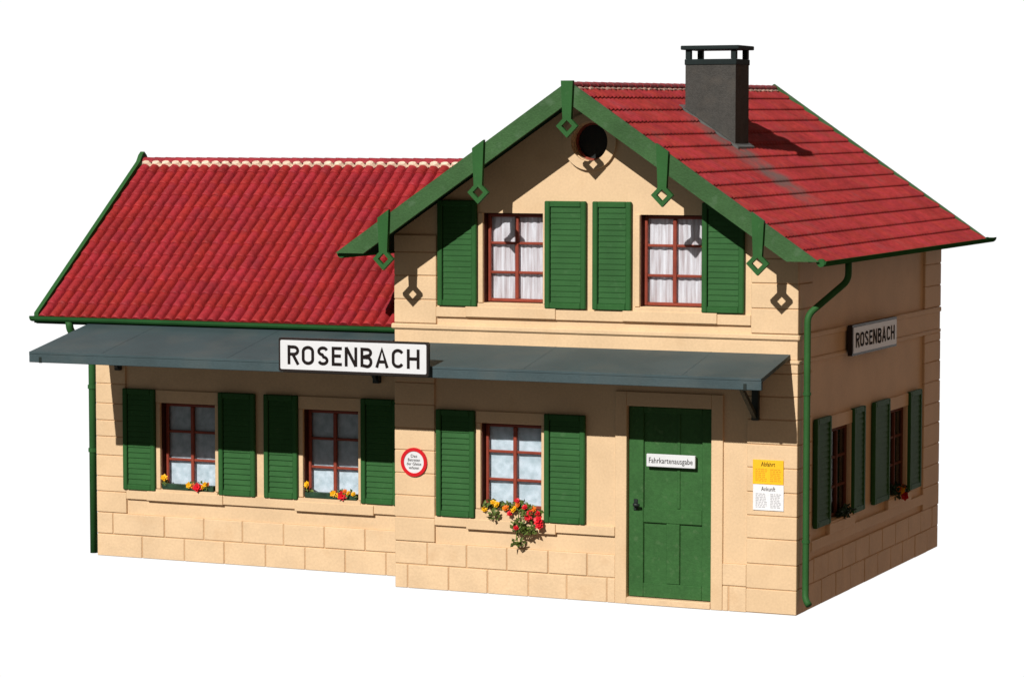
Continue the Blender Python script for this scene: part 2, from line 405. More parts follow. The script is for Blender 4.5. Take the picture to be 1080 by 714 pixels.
# ------------------------------------------------------------------ door
dx0, dx1, dz0, dz1 = DOOR
m = MB()
m.box(dx0+.008, dx1-.008, .07, .12, dz0+.006, dz1-.006)
door = m.build('door', M['green_door'], building)
m = MB(); y0, y1 = .035, .074
m.box(dx0+.01, -2.205, y0, y1, dz0+.01, dz1-.01, .008)
m.box(-1.345, dx1-.01, y0, y1, dz0+.01, dz1-.01, .008)
m.box(-2.204, -1.346, y0, y1, dz0+.01, .30, .008)
m.box(-2.204, -1.346, y0, y1, 1.14, 1.345, .008)
m.box(-2.204, -1.346, y0, y1, 2.66, dz1-.01, .008)
m.box(-1.868, -1.672, y0+.004, y1, .302, 1.138, .008)
m.box(-1.72, -1.672, y0+.020, y1, 1.347, 2.658, .008)
m.build('stile_frame', M['green_door'], door)
hb = MB().box(-2.345, -2.285, .022, .037, 1.30, 1.46, .006).build('handle', M['iron'], door)
MB().tube([(-2.315, .035, 1.39), (-2.315, -.035, 1.39)], [.022, .022]).tube([(-2.315, -.05, 1.39), (-2.29, -.055, 1.388), (-2.23, -.05, 1.385)], [.026, .024, .018]).build('door_knob', M['iron'], door, smooth=True)

# ------------------------------------------------------------------ roofs
def ridge_z(y): return ROOF_Z + .0110*(y + .74)
def eave_z(y): return 4.815 + .004*(y + .74)
YF, YB = -.74, 7.85
def tile_sheet(P00, P10, P01, P11, ncol, nrow, name, mat, parent, sub=8, amp=.030, lip=.034, barrel=False):
    """courses of pantiles; P00/P10: ridge start/end, P01/P11: eave start/end"""
    P00, P10, P01, P11 = map(Vector, (P00, P10, P01, P11))
    nrm = (P10-P00).cross(P01-P00).normalized()
    if nrm.z < 0: nrm = -nrm
    m = MB()
    def pos(u, v, h):
        return P00.lerp(P10, u).lerp(P01.lerp(P11, u), v) + nrm*h
    NU = ncol*sub
    def prof(i, c, r):
        t = (i % sub)/sub
        # pan and roll: narrow raised roll, wider shallow pan
        if barrel: return amp*math.sqrt(max(0, 1 - min(1, abs(2*t-1)*1.10)**2.2))
        return amp*max(0, math.cos((t-.5)*2*math.pi)*.62 + .38)**1.3
    for r in range(nrow):
        v0, v1 = r/nrow, (r+1)/nrow
        wob = [jit(.004) for _ in range(ncol+1)]
        rowj = jit(.003)
        rings = []
        for (v, base, k) in ((v0 - .004, .002, 1), (v0 + (v1-v0)*.5, .5*lip, 1), (v1 - .004, lip*.95, 1), (v1 + .003, lip*.80, .95), (v1 + .003, -.010, .6)):
            line = []
            for i in range(NU+1):
                c = i//sub
                h = base + prof(i, c, r)*k + wob[c]*(v-v0)*nrow*.6
                line.append(m.bm.verts.new(pos(i/NU, v + rowj*.2 + wob[c]*.15*(v-v0)*nrow/ nrow, h)))
            rings.append(line)
        for a, b in zip(rings, rings[1:]):
            for i in range(NU): m.bm.faces.new((a[i], a[i+1], b[i+1], b[i]))
    tones = [[(random.random(), random.random()) for _ in range(ncol+1)] for _ in range(nrow)]
    vals = []
    for r in range(nrow):
        for _ in range(4):
            for i in range(NU):
                a, b = tones[r][i//sub]; vals += [a, b, 0, 1]
    o = m.build(name, mat, parent)
    o.data.attributes.new('tile_tone', 'FLOAT_COLOR', 'FACE').data.foreach_set('color', vals)
    return o

# structural roof slabs (underside seen from below)
def slab(name, P00, P10, P01, P11, t, mat, parent):
    P = [Vector(p) for p in (P00, P10, P11, P01)]
    Q = [p - Vector((0, 0, t)) for p in P]
    return MB().hull(P + Q, ((0,1,2,3), (7,6,5,4), (0,4,5,1), (1,5,6,2), (2,6,7,3), (3,7,4,0))).build(name, mat, parent)
dz = .045
def rp(y): return (-3, y, ridge_z(y) - dz)
def ep(y, s): return (-3 + s*3.53, y, eave_z(y) - dz)
def es(y, s): return (-3 + s*3.41, y, eave_z(y) + .08 - dz)
main_roof = slab('roof', rp(YF), rp(YB), es(YF, 1), es(YB, 1), .05, M['green_dark'], building)
slab('roof_slope', (-3.001, YF, ridge_z(YF)-dz), (-3.001, YB, ridge_z(YB)-dz), es(YF, -1), es(YB, -1), .05, M['green_dark'], main_roof)
tile_sheet(rp(YF+.03), rp(YB-.05), ep(YF+.03, 1.0), ep(YB-.05, 1.0), 58, 14, 'roof_tiles', M['roof_main'], main_roof, sub=6, amp=.030, lip=.040)
tile_sheet(rp(YF+.03), rp(YB-.05), ep(YF+.03, -1.0), ep(YB-.05, -1.0), 58, 14, 'roof_tiles', M['roof_main'], main_roof, sub=5, amp=.030, lip=.040)
XE = -12.36
WR = [(XE, 3.534, 6.085), (-4.78, 3.534, 6.085), (XE, .42, 3.675), (-4.78, .42, 3.675)]
# the wing roof stops against the main block's wall; above it runs under the main roof
YJ = .42
wing_roof = MB().hull([(XE, 3.534, 5.985), (-6.002, 3.534, 5.985), (-6.002, YJ, 3.635), (XE, YJ, 3.635),
                       (XE, 3.534, 5.94), (-6.002, 3.534, 5.94), (-6.002, YJ, 3.59), (XE, YJ, 3.59)],
                      ((0,1,2,3), (7,6,5,4), (0,4,5,1), (1,5,6,2), (2,6,7,3), (3,7,4,0))).build('wing_roof', M['green_dark'], building)
MB().hull([(XE, 3.536, 5.985), (-6.002, 3.536, 5.985), (-6.002, 6.65, 3.635), (XE, 6.65, 3.635),
           (XE, 3.536, 5.94), (-6.002, 3.536, 5.94), (-6.002, 6.65, 3.59), (XE, 6.65, 3.59)],
          ((0,1,2,3), (7,6,5,4), (0,4,5,1), (1,5,6,2), (2,6,7,3), (3,7,4,0))).build('roof_slope', M['green_dark'], wing_roof)
XR = -6.004
tile_sheet((XE+.047, 3.534, 6.00), (XR, 3.534, 6.00), (XE+.047, YJ, 3.65), (XR, YJ, 3.68), 34, 13, 'roof_tiles', M['roof'], wing_roof, sub=14, amp=.092, lip=.022, barrel=True)
tile_sheet((XE+.047, 3.536, 6.00), (XR, 3.536, 6.00), (XE+.047, 6.65, 3.65), (XR, 6.65, 3.65), 34, 13, 'roof_tiles', M['roof'], wing_roof, sub=8, amp=.092, lip=.020, barrel=True)
# part of the wing roof that runs on under the main eave, above the main wall head
tile_sheet((XR+.001, 3.534, 6.00), (-4.80, 3.534, 6.00), (XR+.001, 2.45, 5.22), (-4.80, 2.45, 5.22), 6, 5, 'roof_tiles', M['roof'], wing_roof, sub=8, amp=.085, lip=.020, barrel=True)

def ridge_caps(p0, p1, n, r, mat, parent, name='ridge_tile'):
    p0, p1 = Vector(p0), Vector(p1); d = (p1-p0)/n; u = d.normalized()
    s = u.cross(Vector((0, 0, 1))).normalized(); m = MB()
    for k in range(n):
        rings = []
        for t, rr in ((.0, r*1.06), (.98, r*.96)):
            c = p0 + d*(k + t)
            rings.append([m.bm.verts.new(c + s*math.cos(a)*rr*1.15 + Vector((0, 0, math.sin(a)*rr))) for a in [math.pi*(j/8) for j in range(9)]])
        for j in range(8): m.bm.faces.new((rings[0][j], rings[0][j+1], rings[1][j+1], rings[1][j]))
        m.bm.faces.new(rings[0]); m.bm.faces.new(rings[1][::-1])
    return m.build(name, mat, parent)
rc = ridge_caps((XE+.06, 3.534, 6.035), (-4.9, 3.534, 6.035), 38, .078, M['roof'], wing_roof, 'ridge_cap')
# scalloped mortar bedding below the ridge tiles
def mortar(p0, p1, n, off, mat, parent, h=.075, rad=.075):
    p0, p1 = Vector(p0), Vector(p1); d = (p1-p0)/n; m = MB(); off = Vector(off)
    for k in range(n):
        c = p0 + d*(k+.5) + off; L_ = d.length*.54
        u = d.normalized(); w = off.normalized(); up = u.cross(w).normalized()
        if up.z < 0: up = -up
        ring = []
        sz = rad*(1 + jit(.25))
        for j in range(10):
            a = 2*math.pi*j/10
            ring.append(m.bm.verts.new(c + u*math.cos(a)*L_ + w*math.sin(a)*sz*.75))
        top = m.bm.verts.new(c + up*h*(.8 + jit(.2)))
        ring2 = [m.bm.verts.new((v.co - c)*.62 + c + up*h*.75) for v in ring]
        for j in range(10):
            m.bm.faces.new((ring[j], ring[(j+1) % 10], ring2[(j+1) % 10], ring2[j])); m.bm.faces.new((ring2[j], ring2[(j+1) % 10], top))
    return m.build('mortar_bedding', mat, parent)
wslope = Vector((0, -3.114, -2.41)).normalized()
mortar((XE+.06, 3.534, 6.065), (XR-.0, 3.534, 6.065), 34, wslope*.125, M['mortar'], wing_roof, h=.09, rad=.082)
rc2 = ridge_caps((-3, YF+.02, ridge_z(YF)-.035), (-3, YB-.04, ridge_z(YB)-.035), 30, .058, M['roof_main'], main_roof, 'ridge_cap')
mslope = Vector((3.53, 0, -2.35)).normalized()
mortar((-3, YF+.05, ridge_z(YF)-.03), (-3, YB-.1, ridge_z(YB)-.03), 42, mslope*.105, M['mortar_old'], main_roof, h=.05, rad=.05)

# bargeboards: front gable
BZ = 7.195; KB = (7.195 - 4.812)/3.555
def barge(s, y0, y1, nm='bargeboard', par=main_roof, dzr=0, mat=M['green_worn'], hh=.295):
    xe = 3.555
    P = [(0, BZ+dzr), (xe, 4.812+dzr*.3), (max(.2, (BZ-hh-4.812)/KB), 4.812+dzr*.3), (0, BZ-hh+dzr)]
    return MB().prism([(-3 + s*a + s*.0005, b) for a, b in P], FY(y0), FY(y1)).build(nm, mat, par)
barge(1, -.785, -.735); barge(-1, -.785, -.735)
barge(1, YB-.03, YB+.03, dzr=.110, hh=.175); barge(-1, YB-.03, YB+.03, dzr=.110, hh=.175)
# wing end bargeboards (along the left verge)
def vbarge(sgn):
    y_r = 3.534; P = [(0, 6.205), (.07, 6.15), (.14, 6.045), (3.13, 3.755), (3.13, 3.60), (.0, 6.02)]
    return MB().prism([(y_r + sgn*a + sgn*.0005, b) for a, b in P], FX(XE-.03), FX(XE+.045)).build('bargeboard', M['green'], wing_roof)
vbarge(-1); vbarge(1)
# gable brackets: tapering boards ending in pierced diamonds
def bracket(cx, ztop, zc, w0=.175, w1=.125, slope=0):
    o = []
    d, h = .158, .080
    zl = zc + d - w1/2
    if slope == 0: top = [(-w0/2, ztop-.05*0), (w0/2, ztop)]
    else: top = [(-w0/2, ztop - .5*KB*w0*slope), (w0/2, ztop + .5*KB*w0*slope)]
    outer = [(-w0/2, top[0][1]), (-w1/2, zl), (-d, zc), (0, zc-d), (d, zc), (w1/2, zl), (w0/2, top[1][1])]
    hole = [(0, zc-h), (h, zc), (0, zc+h), (-h, zc)]
    return MB().prism([(cx+a, b) for a, b in outer], FY(-.84), FY(-.78), [[(cx+a, b) for a, b in hole]]).build('gable_bracket', M['green'], main_roof)
bracket(-2.995, 7.20, 6.588)
bracket(-4.318, 6.345, 5.683, slope=1); bracket(-1.615, 6.30, 5.667, slope=-1)
bracket(-5.775, 5.375, 4.745, slope=1); bracket(-.268, 5.40, 4.779, slope=-1)

# gutters
def gutter(p0, p1, r, parent, n=10, nm='gutter'):
    p0, p1 = Vector(p0), Vector(p1); u = (p1-p0).normalized(); s = u.cross(Vector((0, 0, 1))).normalized()
    m = MB(); outl = [(math.cos(a)*r, math.sin(a)*r) for a in [math.pi + math.pi*k/n for k in range(n+1)]]
    outl += [(r*1.12, .012), (r*.86, .012)] + [(math.cos(a)*r*.82, math.sin(a)*r*.82) for a in [2*math.pi - math.pi*k/n for k in range(n+1)]] + [(-r*.86, .012), (-r*1.12, .012)]
    m.prism(outl, lambda a, b: p0 + s*a + Vector((0, 0, b)), lambda a, b: p1 + s*a + Vector((0, 0, b)))
    g = m.build(nm, M['gutter'], parent)
    for p, q in ((p0, 1), (p1, -1)):
        m = MB(); prof = outl[:n+1]
        m.prism([(a*1.05, b*1.05) for a, b in prof], lambda a, b: p + s*a + Vector((0, 0, b+.006)) - u*q*.012, lambda a, b: p + s*a + Vector((0, 0, b+.006)) + u*q*.012)
        m.build('end_cap', M['gutter'], parent)
    return g
gutter((.575, -.72, 4.812), (.575, 8.12, 4.845), .066, main_roof)
gutter((-6.50, -.70, 4.80), (-6.50, 1.6, 4.81), .062, main_roof)
gutter((XE-.04, .375, 3.70), (-6.07, .375, 3.70), .075, wing_roof)
MB().tube([(.575, -.745, 4.80), (.575, -.70, 4.80)], .055).build('gutter_stop', M['gutter'], main_roof)

# downpipes
def bend(pts, r, name, par=building):
    # rounded corners
    P = [Vector(p) for p in pts]; out = [P[0]]
    for i in range(1, len(P)-1):
        a, b, c = P[i-1], P[i], P[i+1]; t = .10
        a2 = b + (a-b).normalized()*min(t, (a-b).length*.45); c2 = b + (c-b).normalized()*min(t, (c-b).length*.45)
        for k in range(6):
            s = k/5; out.append(a2*(1-s)**2 + b*2*s*(1-s) + c2*s*s)
    out.append(P[-1])
    return MB().tube(out, r, 14).build(name, M['green'], par, smooth=True)
dp = bend([(.575, .47, 4.78), (.575, .47, 4.52), (.125, .10, 4.06), (.125, .10, .34), (.135, .07, .22), (.20, .02, .15)], .046, 'downpipe')
for z in (3.0, 1.0): MB().tube([(.125, .10, z-.02), (.125, .10, z+.02)], .055, 14).build('pipe_clip', M['green'], dp)
dp2 = bend([(-11.74, .375, 3.64), (-11.74, .40, 3.50), (-11.69, .93, 3.10), (-11.69, .93, .02)], .058, 'downpipe')
for z in (2.6, 1.62): MB().tube([(-11.69, .93, z-.03), (-11.69, .93, z+.03)], .072, 14).build('pipe_clip', M['green'], dp2)

# ------------------------------------------------------------------ chimney
cx0, cx1, cy0, cy1 = -2.458, -1.692, 2.28, 2.85
def rz(x): return ROOF_Z + .03 - K*abs(x+3)
chim = MB().hull([(cx0,cy0,6.6),(cx1,cy0,6.1),(cx1,cy1,6.1),(cx0,cy1,6.6),(cx0,cy0,7.50),(cx1,cy0,7.50),(cx1,cy1,7.50),(cx0,cy1,7.50)],
                 ((3,2,1,0),(4,5,6,7),(0,1,5,4),(1,2,6,5),(2,3,7,6),(3,0,4,7))).build('chimney', M['chimney'], building)
MB().box(cx0-.012, cx1+.012, cy0-.012, cy1+.012, 7.475, 7.558, .008).build('chimney_collar', M['chimcap'], chim)
for a in (cx0+.0, cx1-.075):
    for b in (cy0+.0, cy1-.075): MB().box(a, a+.075, b, b+.075, 7.56, 7.69).build('cap_post', M['chimcap'], chim)
MB().box(cx0-.06, cx1+.06, cy0-.05, cy1+.06, 7.692, 7.752, .01).build('cap_slab', M['chimcap'], chim)
MB().box(cx0+.12, cx1-.12, cy0+.12, cy1-.12, 7.50, 7.562).build('flue', M['inside'], chim)
m = MB()
def fl(x): return rz(x) + .028
e = .07
pts = [(cx0-e,cy0-e),(cx1+e,cy0-e),(cx1+e,cy1+e),(cx0-e,cy1+e)]
m.prism(pts, lambda a, b: (a, b, fl(a)), lambda a, b: (a, b, fl(a)-.05), [[(cx0+.01,cy0+.01),(cx1-.01,cy0+.01),(cx1-.01,cy1-.01),(cx0+.01,cy1-.01)]])
m.build('flashing', M['flash'], chim)

# ------------------------------------------------------------------ platform canopy
CX0, CX1, CYF = -11.405, -.072, -1.21
zc = lambda y: 3.296 + .198*(y - CYF)
m = MB()
YK = S - .004
m.hull([(CX0,CYF,zc(CYF)),(CX1,CYF,zc(CYF)),(CX1,-.004,zc(0)),(-6.05,-.004,zc(0)),(-6.05,YK,zc(YK)),(CX0,YK,zc(YK)),
        (CX0,CYF,zc(CYF)-.055),(CX1,CYF,zc(CYF)-.055),(CX1,-.004,zc(0)-.055),(-6.05,-.004,zc(0)-.055),(-6.05,YK,zc(YK)-.055),(CX0,YK,zc(YK)-.055)],
       ((0,1,2,3),(0,3,4,5),(9,8,7,6),(11,10,9,6),(0,6,7,1),(1,7,8,2),(2,8,9,3),(3,9,10,4),(4,10,11,5),(5,11,6,0)))
canopy = m.build('canopy', M['slate'], building)
MB().box(CX0, CX1, CYF-.004, CYF+.055, 3.143, 3.262, .006).build('fascia', M['slate'], canopy)
MB().box(CX0, CX1, CYF-.007, CYF+.03, 3.264, 3.302, .006).build('canopy_edge', M['slate'], canopy)
for xs in (-1.20, -3.5, -5.75, -8.1, -10.2):
    y1_ = S-.01 if xs < -6 else -.01
    m = MB(); w = .012
    m.hull([(xs-w,CYF+.02,zc(CYF+.02)-.01),(xs+w,CYF+.02,zc(CYF+.02)-.01),(xs+w,y1_,zc(y1_)-.01),(xs-w,y1_,zc(y1_)-.01),
            (xs-w,CYF+.02,zc(CYF+.02)+.0025),(xs+w,CYF+.02,zc(CYF+.02)+.0025),(xs+w,y1_,zc(y1_)+.0025),(xs-w,y1_,zc(y1_)+.0025)],
           ((3,2,1,0),(4,5,6,7),(0,1,5,4),(1,2,6,5),(2,3,7,6),(3,0,4,7)))
    m.build('seam', M['slate'], canopy)
for xn in (-.297, -11.21):
    MB().box(xn-.022, xn+.022, CYF-.012, CYF+.02, 3.138, 3.225, .003).build('fixing_slot', M['iron'], canopy)
def can_bracket(xc, yw, zb):
    zt = zc(yw) - .06; ye = CYF + .35 if yw == 0 else yw - .55
    m = MB(); m.box(xc-.05, xc+.05, yw-.10, yw-.038 if yw == 0 else yw-.002, zb, zt-.03, .006)
    m.hull([(xc-.028, yw-.10, zb+.02), (xc+.028, yw-.10, zb+.02), (xc+.028, yw-.10, zb+.10), (xc-.028, yw-.10, zb+.10),
            (xc-.028, ye, zc(ye)-.13), (xc+.028, ye, zc(ye)-.13), (xc+.028, ye, zc(ye)-.06), (xc-.028, ye, zc(ye)-.06)],
           ((3,2,1,0),(4,5,6,7),(0,1,5,4),(1,2,6,5),(2,3,7,6),(3,0,4,7)))
    return m.build('canopy_bracket', M['iron'], canopy)
can_bracket(-.545, 0, 2.63); can_bracket(-6.72, S, 2.84); can_bracket(-11.15, S, 2.88)

# ------------------------------------------------------------------ lettering
STROKE = .172
def glyph(ch):
    """strokes in a cap-height-1 box, (width, list of polylines)"""
    def arc(cx, cy, rx, ry, a0, a1, n=10): return [(cx + rx*math.cos(R(a0+(a1-a0)*k/n)), cy + ry*math.sin(R(a0+(a1-a0)*k/n))) for k in range(n+1)]
    h = STROKE/2
    if ch == 'R': return .60, [[(h,0),(h,1)], [(h,1-h)] + arc(.34,.725,.20,.275-h,90,-90) + [(h,.45+h)], [(.30,.50),(.56,0)]]
    if ch == 'O': return .66, [arc(.33,.70,.33-h,.30-h,0,180) + arc(.33,.30,.33-h,.30-h,180,360) + [(.66-h,.70)]]
    if ch == 'S': return .60, [arc(.30,.735,.30-h,.265-h,20,180,9) + arc(.30,.735,.30-h,.265-h,180,262,6) + arc(.30,.265,.30-h,.265-h,82,0,6) + arc(.30,.265,.30-h,.265-h,0,-160,9)]
    if ch == 'E': return .53, [[(.53,1-h),(h,1-h),(h,h),(.53,h)], [(h,.52),(.48,.52)]]
    if ch == 'N': return .66, [[(h,0),(h,1)], [(h*1.05,.985),(.66-h*1.05,.015)], [(.66-h,0),(.66-h,1)]]
    if ch == 'B': return .62, [[(h,0),(h,1)], [(h,1-h)] + arc(.34,.745,.19,.255-h,90,-90) + [(h,.50)], [(h,.50)] + arc(.345,.265,.20,.235,90,-90)[1:] + [(h,h)]]
    if ch == 'A': return .68, [[(h*.9,0),(.34,1-h*.6),(.68-h*.9,0)], [(.17,.30),(.51,.30)]]
    if ch == 'C': return .62, [arc(.32,.68,.32-h,.32-h,25,180) + arc(.32,.32,.32-h,.32-h,180,335)]
    if ch == 'H': return .66, [[(h,0),(h,1)], [(.66-h,0),(.66-h,1)], [(h,.51),(.66-h,.51)]]
def ribbon(m, pts, w, f, depth):
    """flat mitred stroke along pts, mapped by f(a, b, d)"""
    n = len(pts); L_, R_ = [], []
    for i in range(n):
        p = Vector(pts[i]); a = Vector(pts[max(i-1, 0)]); b = Vector(pts[min(i+1, n-1)])
        d1 = (p-a); d2 = (b-p)
        if d1.length < 1e-6: d1 = d2
        if d2.length < 1e-6: d2 = d1
        d1.normalize(); d2.normalize()
        n1, n2 = Vector((-d1.y, d1.x)), Vector((-d2.y, d2.x)); nn = (n1+n2).normalized()
        k = min(1.45, 1/max(.2, nn.dot(n1)))
        L_.append(p + nn*w/2*k); R_.append(p - nn*w/2*k)
    A = [m.bm.verts.new(f(q.x, q.y, depth)) for q in L_]; B = [m.bm.verts.new(f(q.x, q.y, depth)) for q in R_]
    A0 = [m.bm.verts.new(f(q.x, q.y, 0)) for q in L_]; B0 = [m.bm.verts.new(f(q.x, q.y, 0)) for q in R_]
    for i in range(n-1):
        m.bm.faces.new((A[i], A[i+1], B[i+1], B[i])); m.bm.faces.new((A[i], A0[i], A0[i+1], A[i+1])); m.bm.faces.new((B[i], B[i+1], B0[i+1], B0[i]))
    m.bm.faces.new((A[0], B[0], B0[0], A0[0])); m.bm.faces.new((A[-1], A0[-1], B0[-1], B[-1]))
def lettering(word, x0, x1, z0, hgt, f, parent, mat):
    """word fitted between x0 and x1; f(a, b, d) maps sign coordinates (d: proud of the face)"""
    gl = [glyph(c) for c in word]; gap = .135
    tot = sum(g[0] for g in gl) + gap*(len(gl)-1); sx = (x1-x0)/tot
    m = MB(); t = x0; q = 0
    for w, strokes in gl:
        for s in strokes:
            q += 1
            ribbon(m, [(t + a*sx, z0 + b*hgt) for a, b in s], STROKE*hgt*.93, f, .004 + .0006*(q % 5))
        t += (w+gap)*sx
    return m.build('lettering', mat, parent)

def text_part(body, size, f, parent, mat, name='lettering', width=None, align='CENTER', sx=1.0):
    cu = bpy.data.curves.new(name, 'FONT'); cu.body = body; cu.size = 1; cu.align_x = align; cu.resolution_u = 2
    to = bpy.data.objects.new('text_source', cu); COL.objects.link(to)
    dg = bpy.context.evaluated_depsgraph_get(); dg.update()
    me0 = bpy.data.meshes.new_from_object(to.evaluated_get(dg))
    bpy.data.objects.remove(to); 
    xs = [v.co.x for v in me0.vertices]; k = size
    kx = (width/(max(xs)-min(xs))) if width else size*sx
    bm = bmesh.new(); bm.from_mesh(me0); bpy.data.meshes.remove(me0)
    for v in bm.verts: v.co = Vector(f(v.co.x*kx, v.co.y*k, .004))
    me = bpy.data.meshes.new(name); bm.to_mesh(me); bm.free(); me.materials.append(mat)
    o = bpy.data.objects.new(name, me); COL.objects.link(o); o.parent = parent
    return o

# front name board, standing on the canopy edge
Y_S = -1.262
sb = thing('station_sign', 'long white ROSENBACH name board mounted on the front of the grey canopy', 'sign', (-6.0, Y_S, 3.16))
def SG(a, b, d): return (a + 6.0, -.062 - d, b - 3.16)
MB().prism(rrect(-7.172, -4.838, 3.163, 3.637, .03), lambda a, b: SG(a, b, 0), lambda a, b: SG(a, b, -.052)).build('board', M['black'], sb)
fc = MB().prism(rrect(-7.142, -4.868, 3.198, 3.606, .022), lambda a, b: SG(a, b, .006), lambda a, b: SG(a, b, -.01)).build('face', M['white'], sb)
lettering('ROSENBACH', -7.03, -4.965, 3.268, .268, lambda a, b, d: SG(a, b, .006 + d), fc, M['ink'])
for xb in (-6.75, -5.25): MB().box(xb-.03+6, xb+.03+6, -.009, .05, -.01, .18).build('mounting_bar', M['iron'], sb)

# side name board on the right wall
sb2 = thing('station_sign', 'small shaded ROSENBACH name board on the side wall belt', 'sign', (.03, 3.2, 3.37))
def SX(a, b, d): return (.105 + d, a - 3.2, b - 3.37)
MB().box(.036, .105, 2.10-3.2, 4.30-3.2, 0-.005, .43).build('board', M['black'], sb2)
fc2 = MB().prism(rrect(2.135, 4.275, 3.40, 3.765, .015), lambda a, b: SX(a, b, .006), lambda a, b: SX(a, b, -.01)).build('face', M['white'], sb2)
lettering('ROSENBACH', 2.24, 4.17, 3.475, .21, lambda a, b, d: SX(a, b, .006 + d), fc2, M['ink'])

# ticket office plate on the door
tp = thing('door_sign', 'small white plate reading Fahrkartenausgabe on the green door', 'sign', (-1.785, .03, 2.012))
MB().box(-.357, .357, -.05, .0, -.088, .088, .006).build('plate', M['white'], tp)
text_part('Fahrkartenausgabe', .112, lambda a, b, d: (a, -.05 - d, b - .035), tp, M['ink'], width=.64)

# round prohibition sign
rs = thing('round_sign', 'round white notice with a red rim on the corner pilaster', 'sign', (-5.685, -.04, 1.818))
MB().prism(circ(0, 0, .20, 40), FY(-.012), FY(0)).build('plate', M['white'], rs)
ring(0, 0, .158, .207, -.022, .0).build('rim', M['redsign'], rs)
for k, (t, w) in enumerate((('Das', .10), ('Betreten', .19), ('der Gleise', .23), ('verboten', .16))):
    text_part(t, .062, (lambda kk: lambda a, b, d: (a, -.012 - d, b + .068 - .056*kk))(k), rs, M['ink'], width=w)

# timetable sheets
def sheet(nm, label, cx, z0, z1, mat, head, rowmat, rows, headmat):
    w = .436; zc_ = (z0+z1)/2
    t = thing(nm, label, 'notice', (cx, -.041, zc_))
    h = (z1-z0)/2
    MB().box(-w/2, w/2, -.012, .0, -h, h, .002).build('paper', mat, t)
    text_part(head, .085, lambda a, b, d: (a + .0, -.012 - d, b + h - .085), t, headmat, width=.20)
    m = MB()
    for r in range(rows):
        zz = h - .125 - r*(2*h - .15)/rows
        for c0, c1 in ((-.18, -.02), (.03, .18)):
            a = c0
            while a < c1 - .015:
                b = min(c1, a + random.uniform(.018, .05)); m.box(a, b, -.0155, -.0118, zz-.008, zz+.006); a = b + .012
    m.build('lettering', rowmat, t)
sheet('timetable_sheet', 'yellow timetable sheet stuck on the pilaster beside the door', -.367, 1.768, 2.098, M['yellowpaper'], 'Abfahrt', M['orangeink'], 7, M['ink'])
sheet('timetable_sheet', 'white timetable sheet stuck below the yellow one', -.362, 1.413, 1.764, M['whitepaper'], 'Ankunft', M['greyink'], 9, M['ink'])

# ------------------------------------------------------------------ flowers
def rand_unit():
    while True:
        v = Vector((jit(1), jit(1), jit(1)))
        if .1 < v.length < 1: return v.normalized()
def leaf_mesh(m, p, s, d=None):
    d = d or rand_unit(); q = rand_unit(); side = d.cross(q).normalized(); up = side.cross(d)
    p = Vector(p)
    pts = [p, p + d*s*.5 + side*s*.32 + up*s*.08, p + d*s, p + d*s*.5 - side*s*.32 + up*s*.08, p + d*s*.5 - up*s*.06]
    v = [m.bm.verts.new(x) for x in pts]
    for a, b, c in ((0,1,4), (1,2,4), (2,3,4), (3,0,4)): m.bm.faces.new((v[a], v[b], v[c]))
def bloom(p, r, mat, parent):
    m = MB(); c = Vector(p); n = 6; ax = (Vector((jit(.5), -1, .5 + jit(.5)))).normalized()
    u = ax.cross(Vector((1, 0, .2))).normalized(); w = ax.cross(u)
    for layer, (rr, lift, ph) in enumerate(((r, .0, 0), (r*.72, r*.35, .5))):
        for k in range(n):
            a = 2*math.pi*(k+ph)/n + jit(.15); d = u*math.cos(a) + w*math.sin(a); t = ax.cross(d)
            base = c + ax*lift*.6
            pts = [base, base + d*rr*.55 + t*rr*.42 + ax*(lift*.4+rr*.10), base + d*rr + ax*(lift*.5+rr*.25 + jit(.1)*rr), base + d*rr*.55 - t*rr*.42 + ax*(lift*.4+rr*.10)]
            vs = [m.bm.verts.new(x) for x in pts]; m.bm.faces.new(vs)
    vs = [m.bm.verts.new(c + ax*r*.35 + d_*r*.3) for d_ in (u, w, -u, -w)]; tp_ = m.bm.verts.new(c + ax*r*.75)
    for k in range(4): m.bm.faces.new((vs[k], vs[(k+1) % 4], tp_))
    m.build('blossom', mat, parent)
def foliage(parent, loc, ells, n, size, mat, nm='foliage'):
    m = MB()
    for (c, rad, k) in ells:
        for _ in range(int(n*k)):
            u = rand_unit(); t = random.random()**.4
            leaf_mesh(m, (c[0]-loc[0]+u.x*rad[0]*t, c[1]-loc[1]+u.y*rad[1]*t, c[2]-loc[2]+u.z*rad[2]*t), size*random.uniform(.6, 1.25))
    m.build(nm, mat, parent)

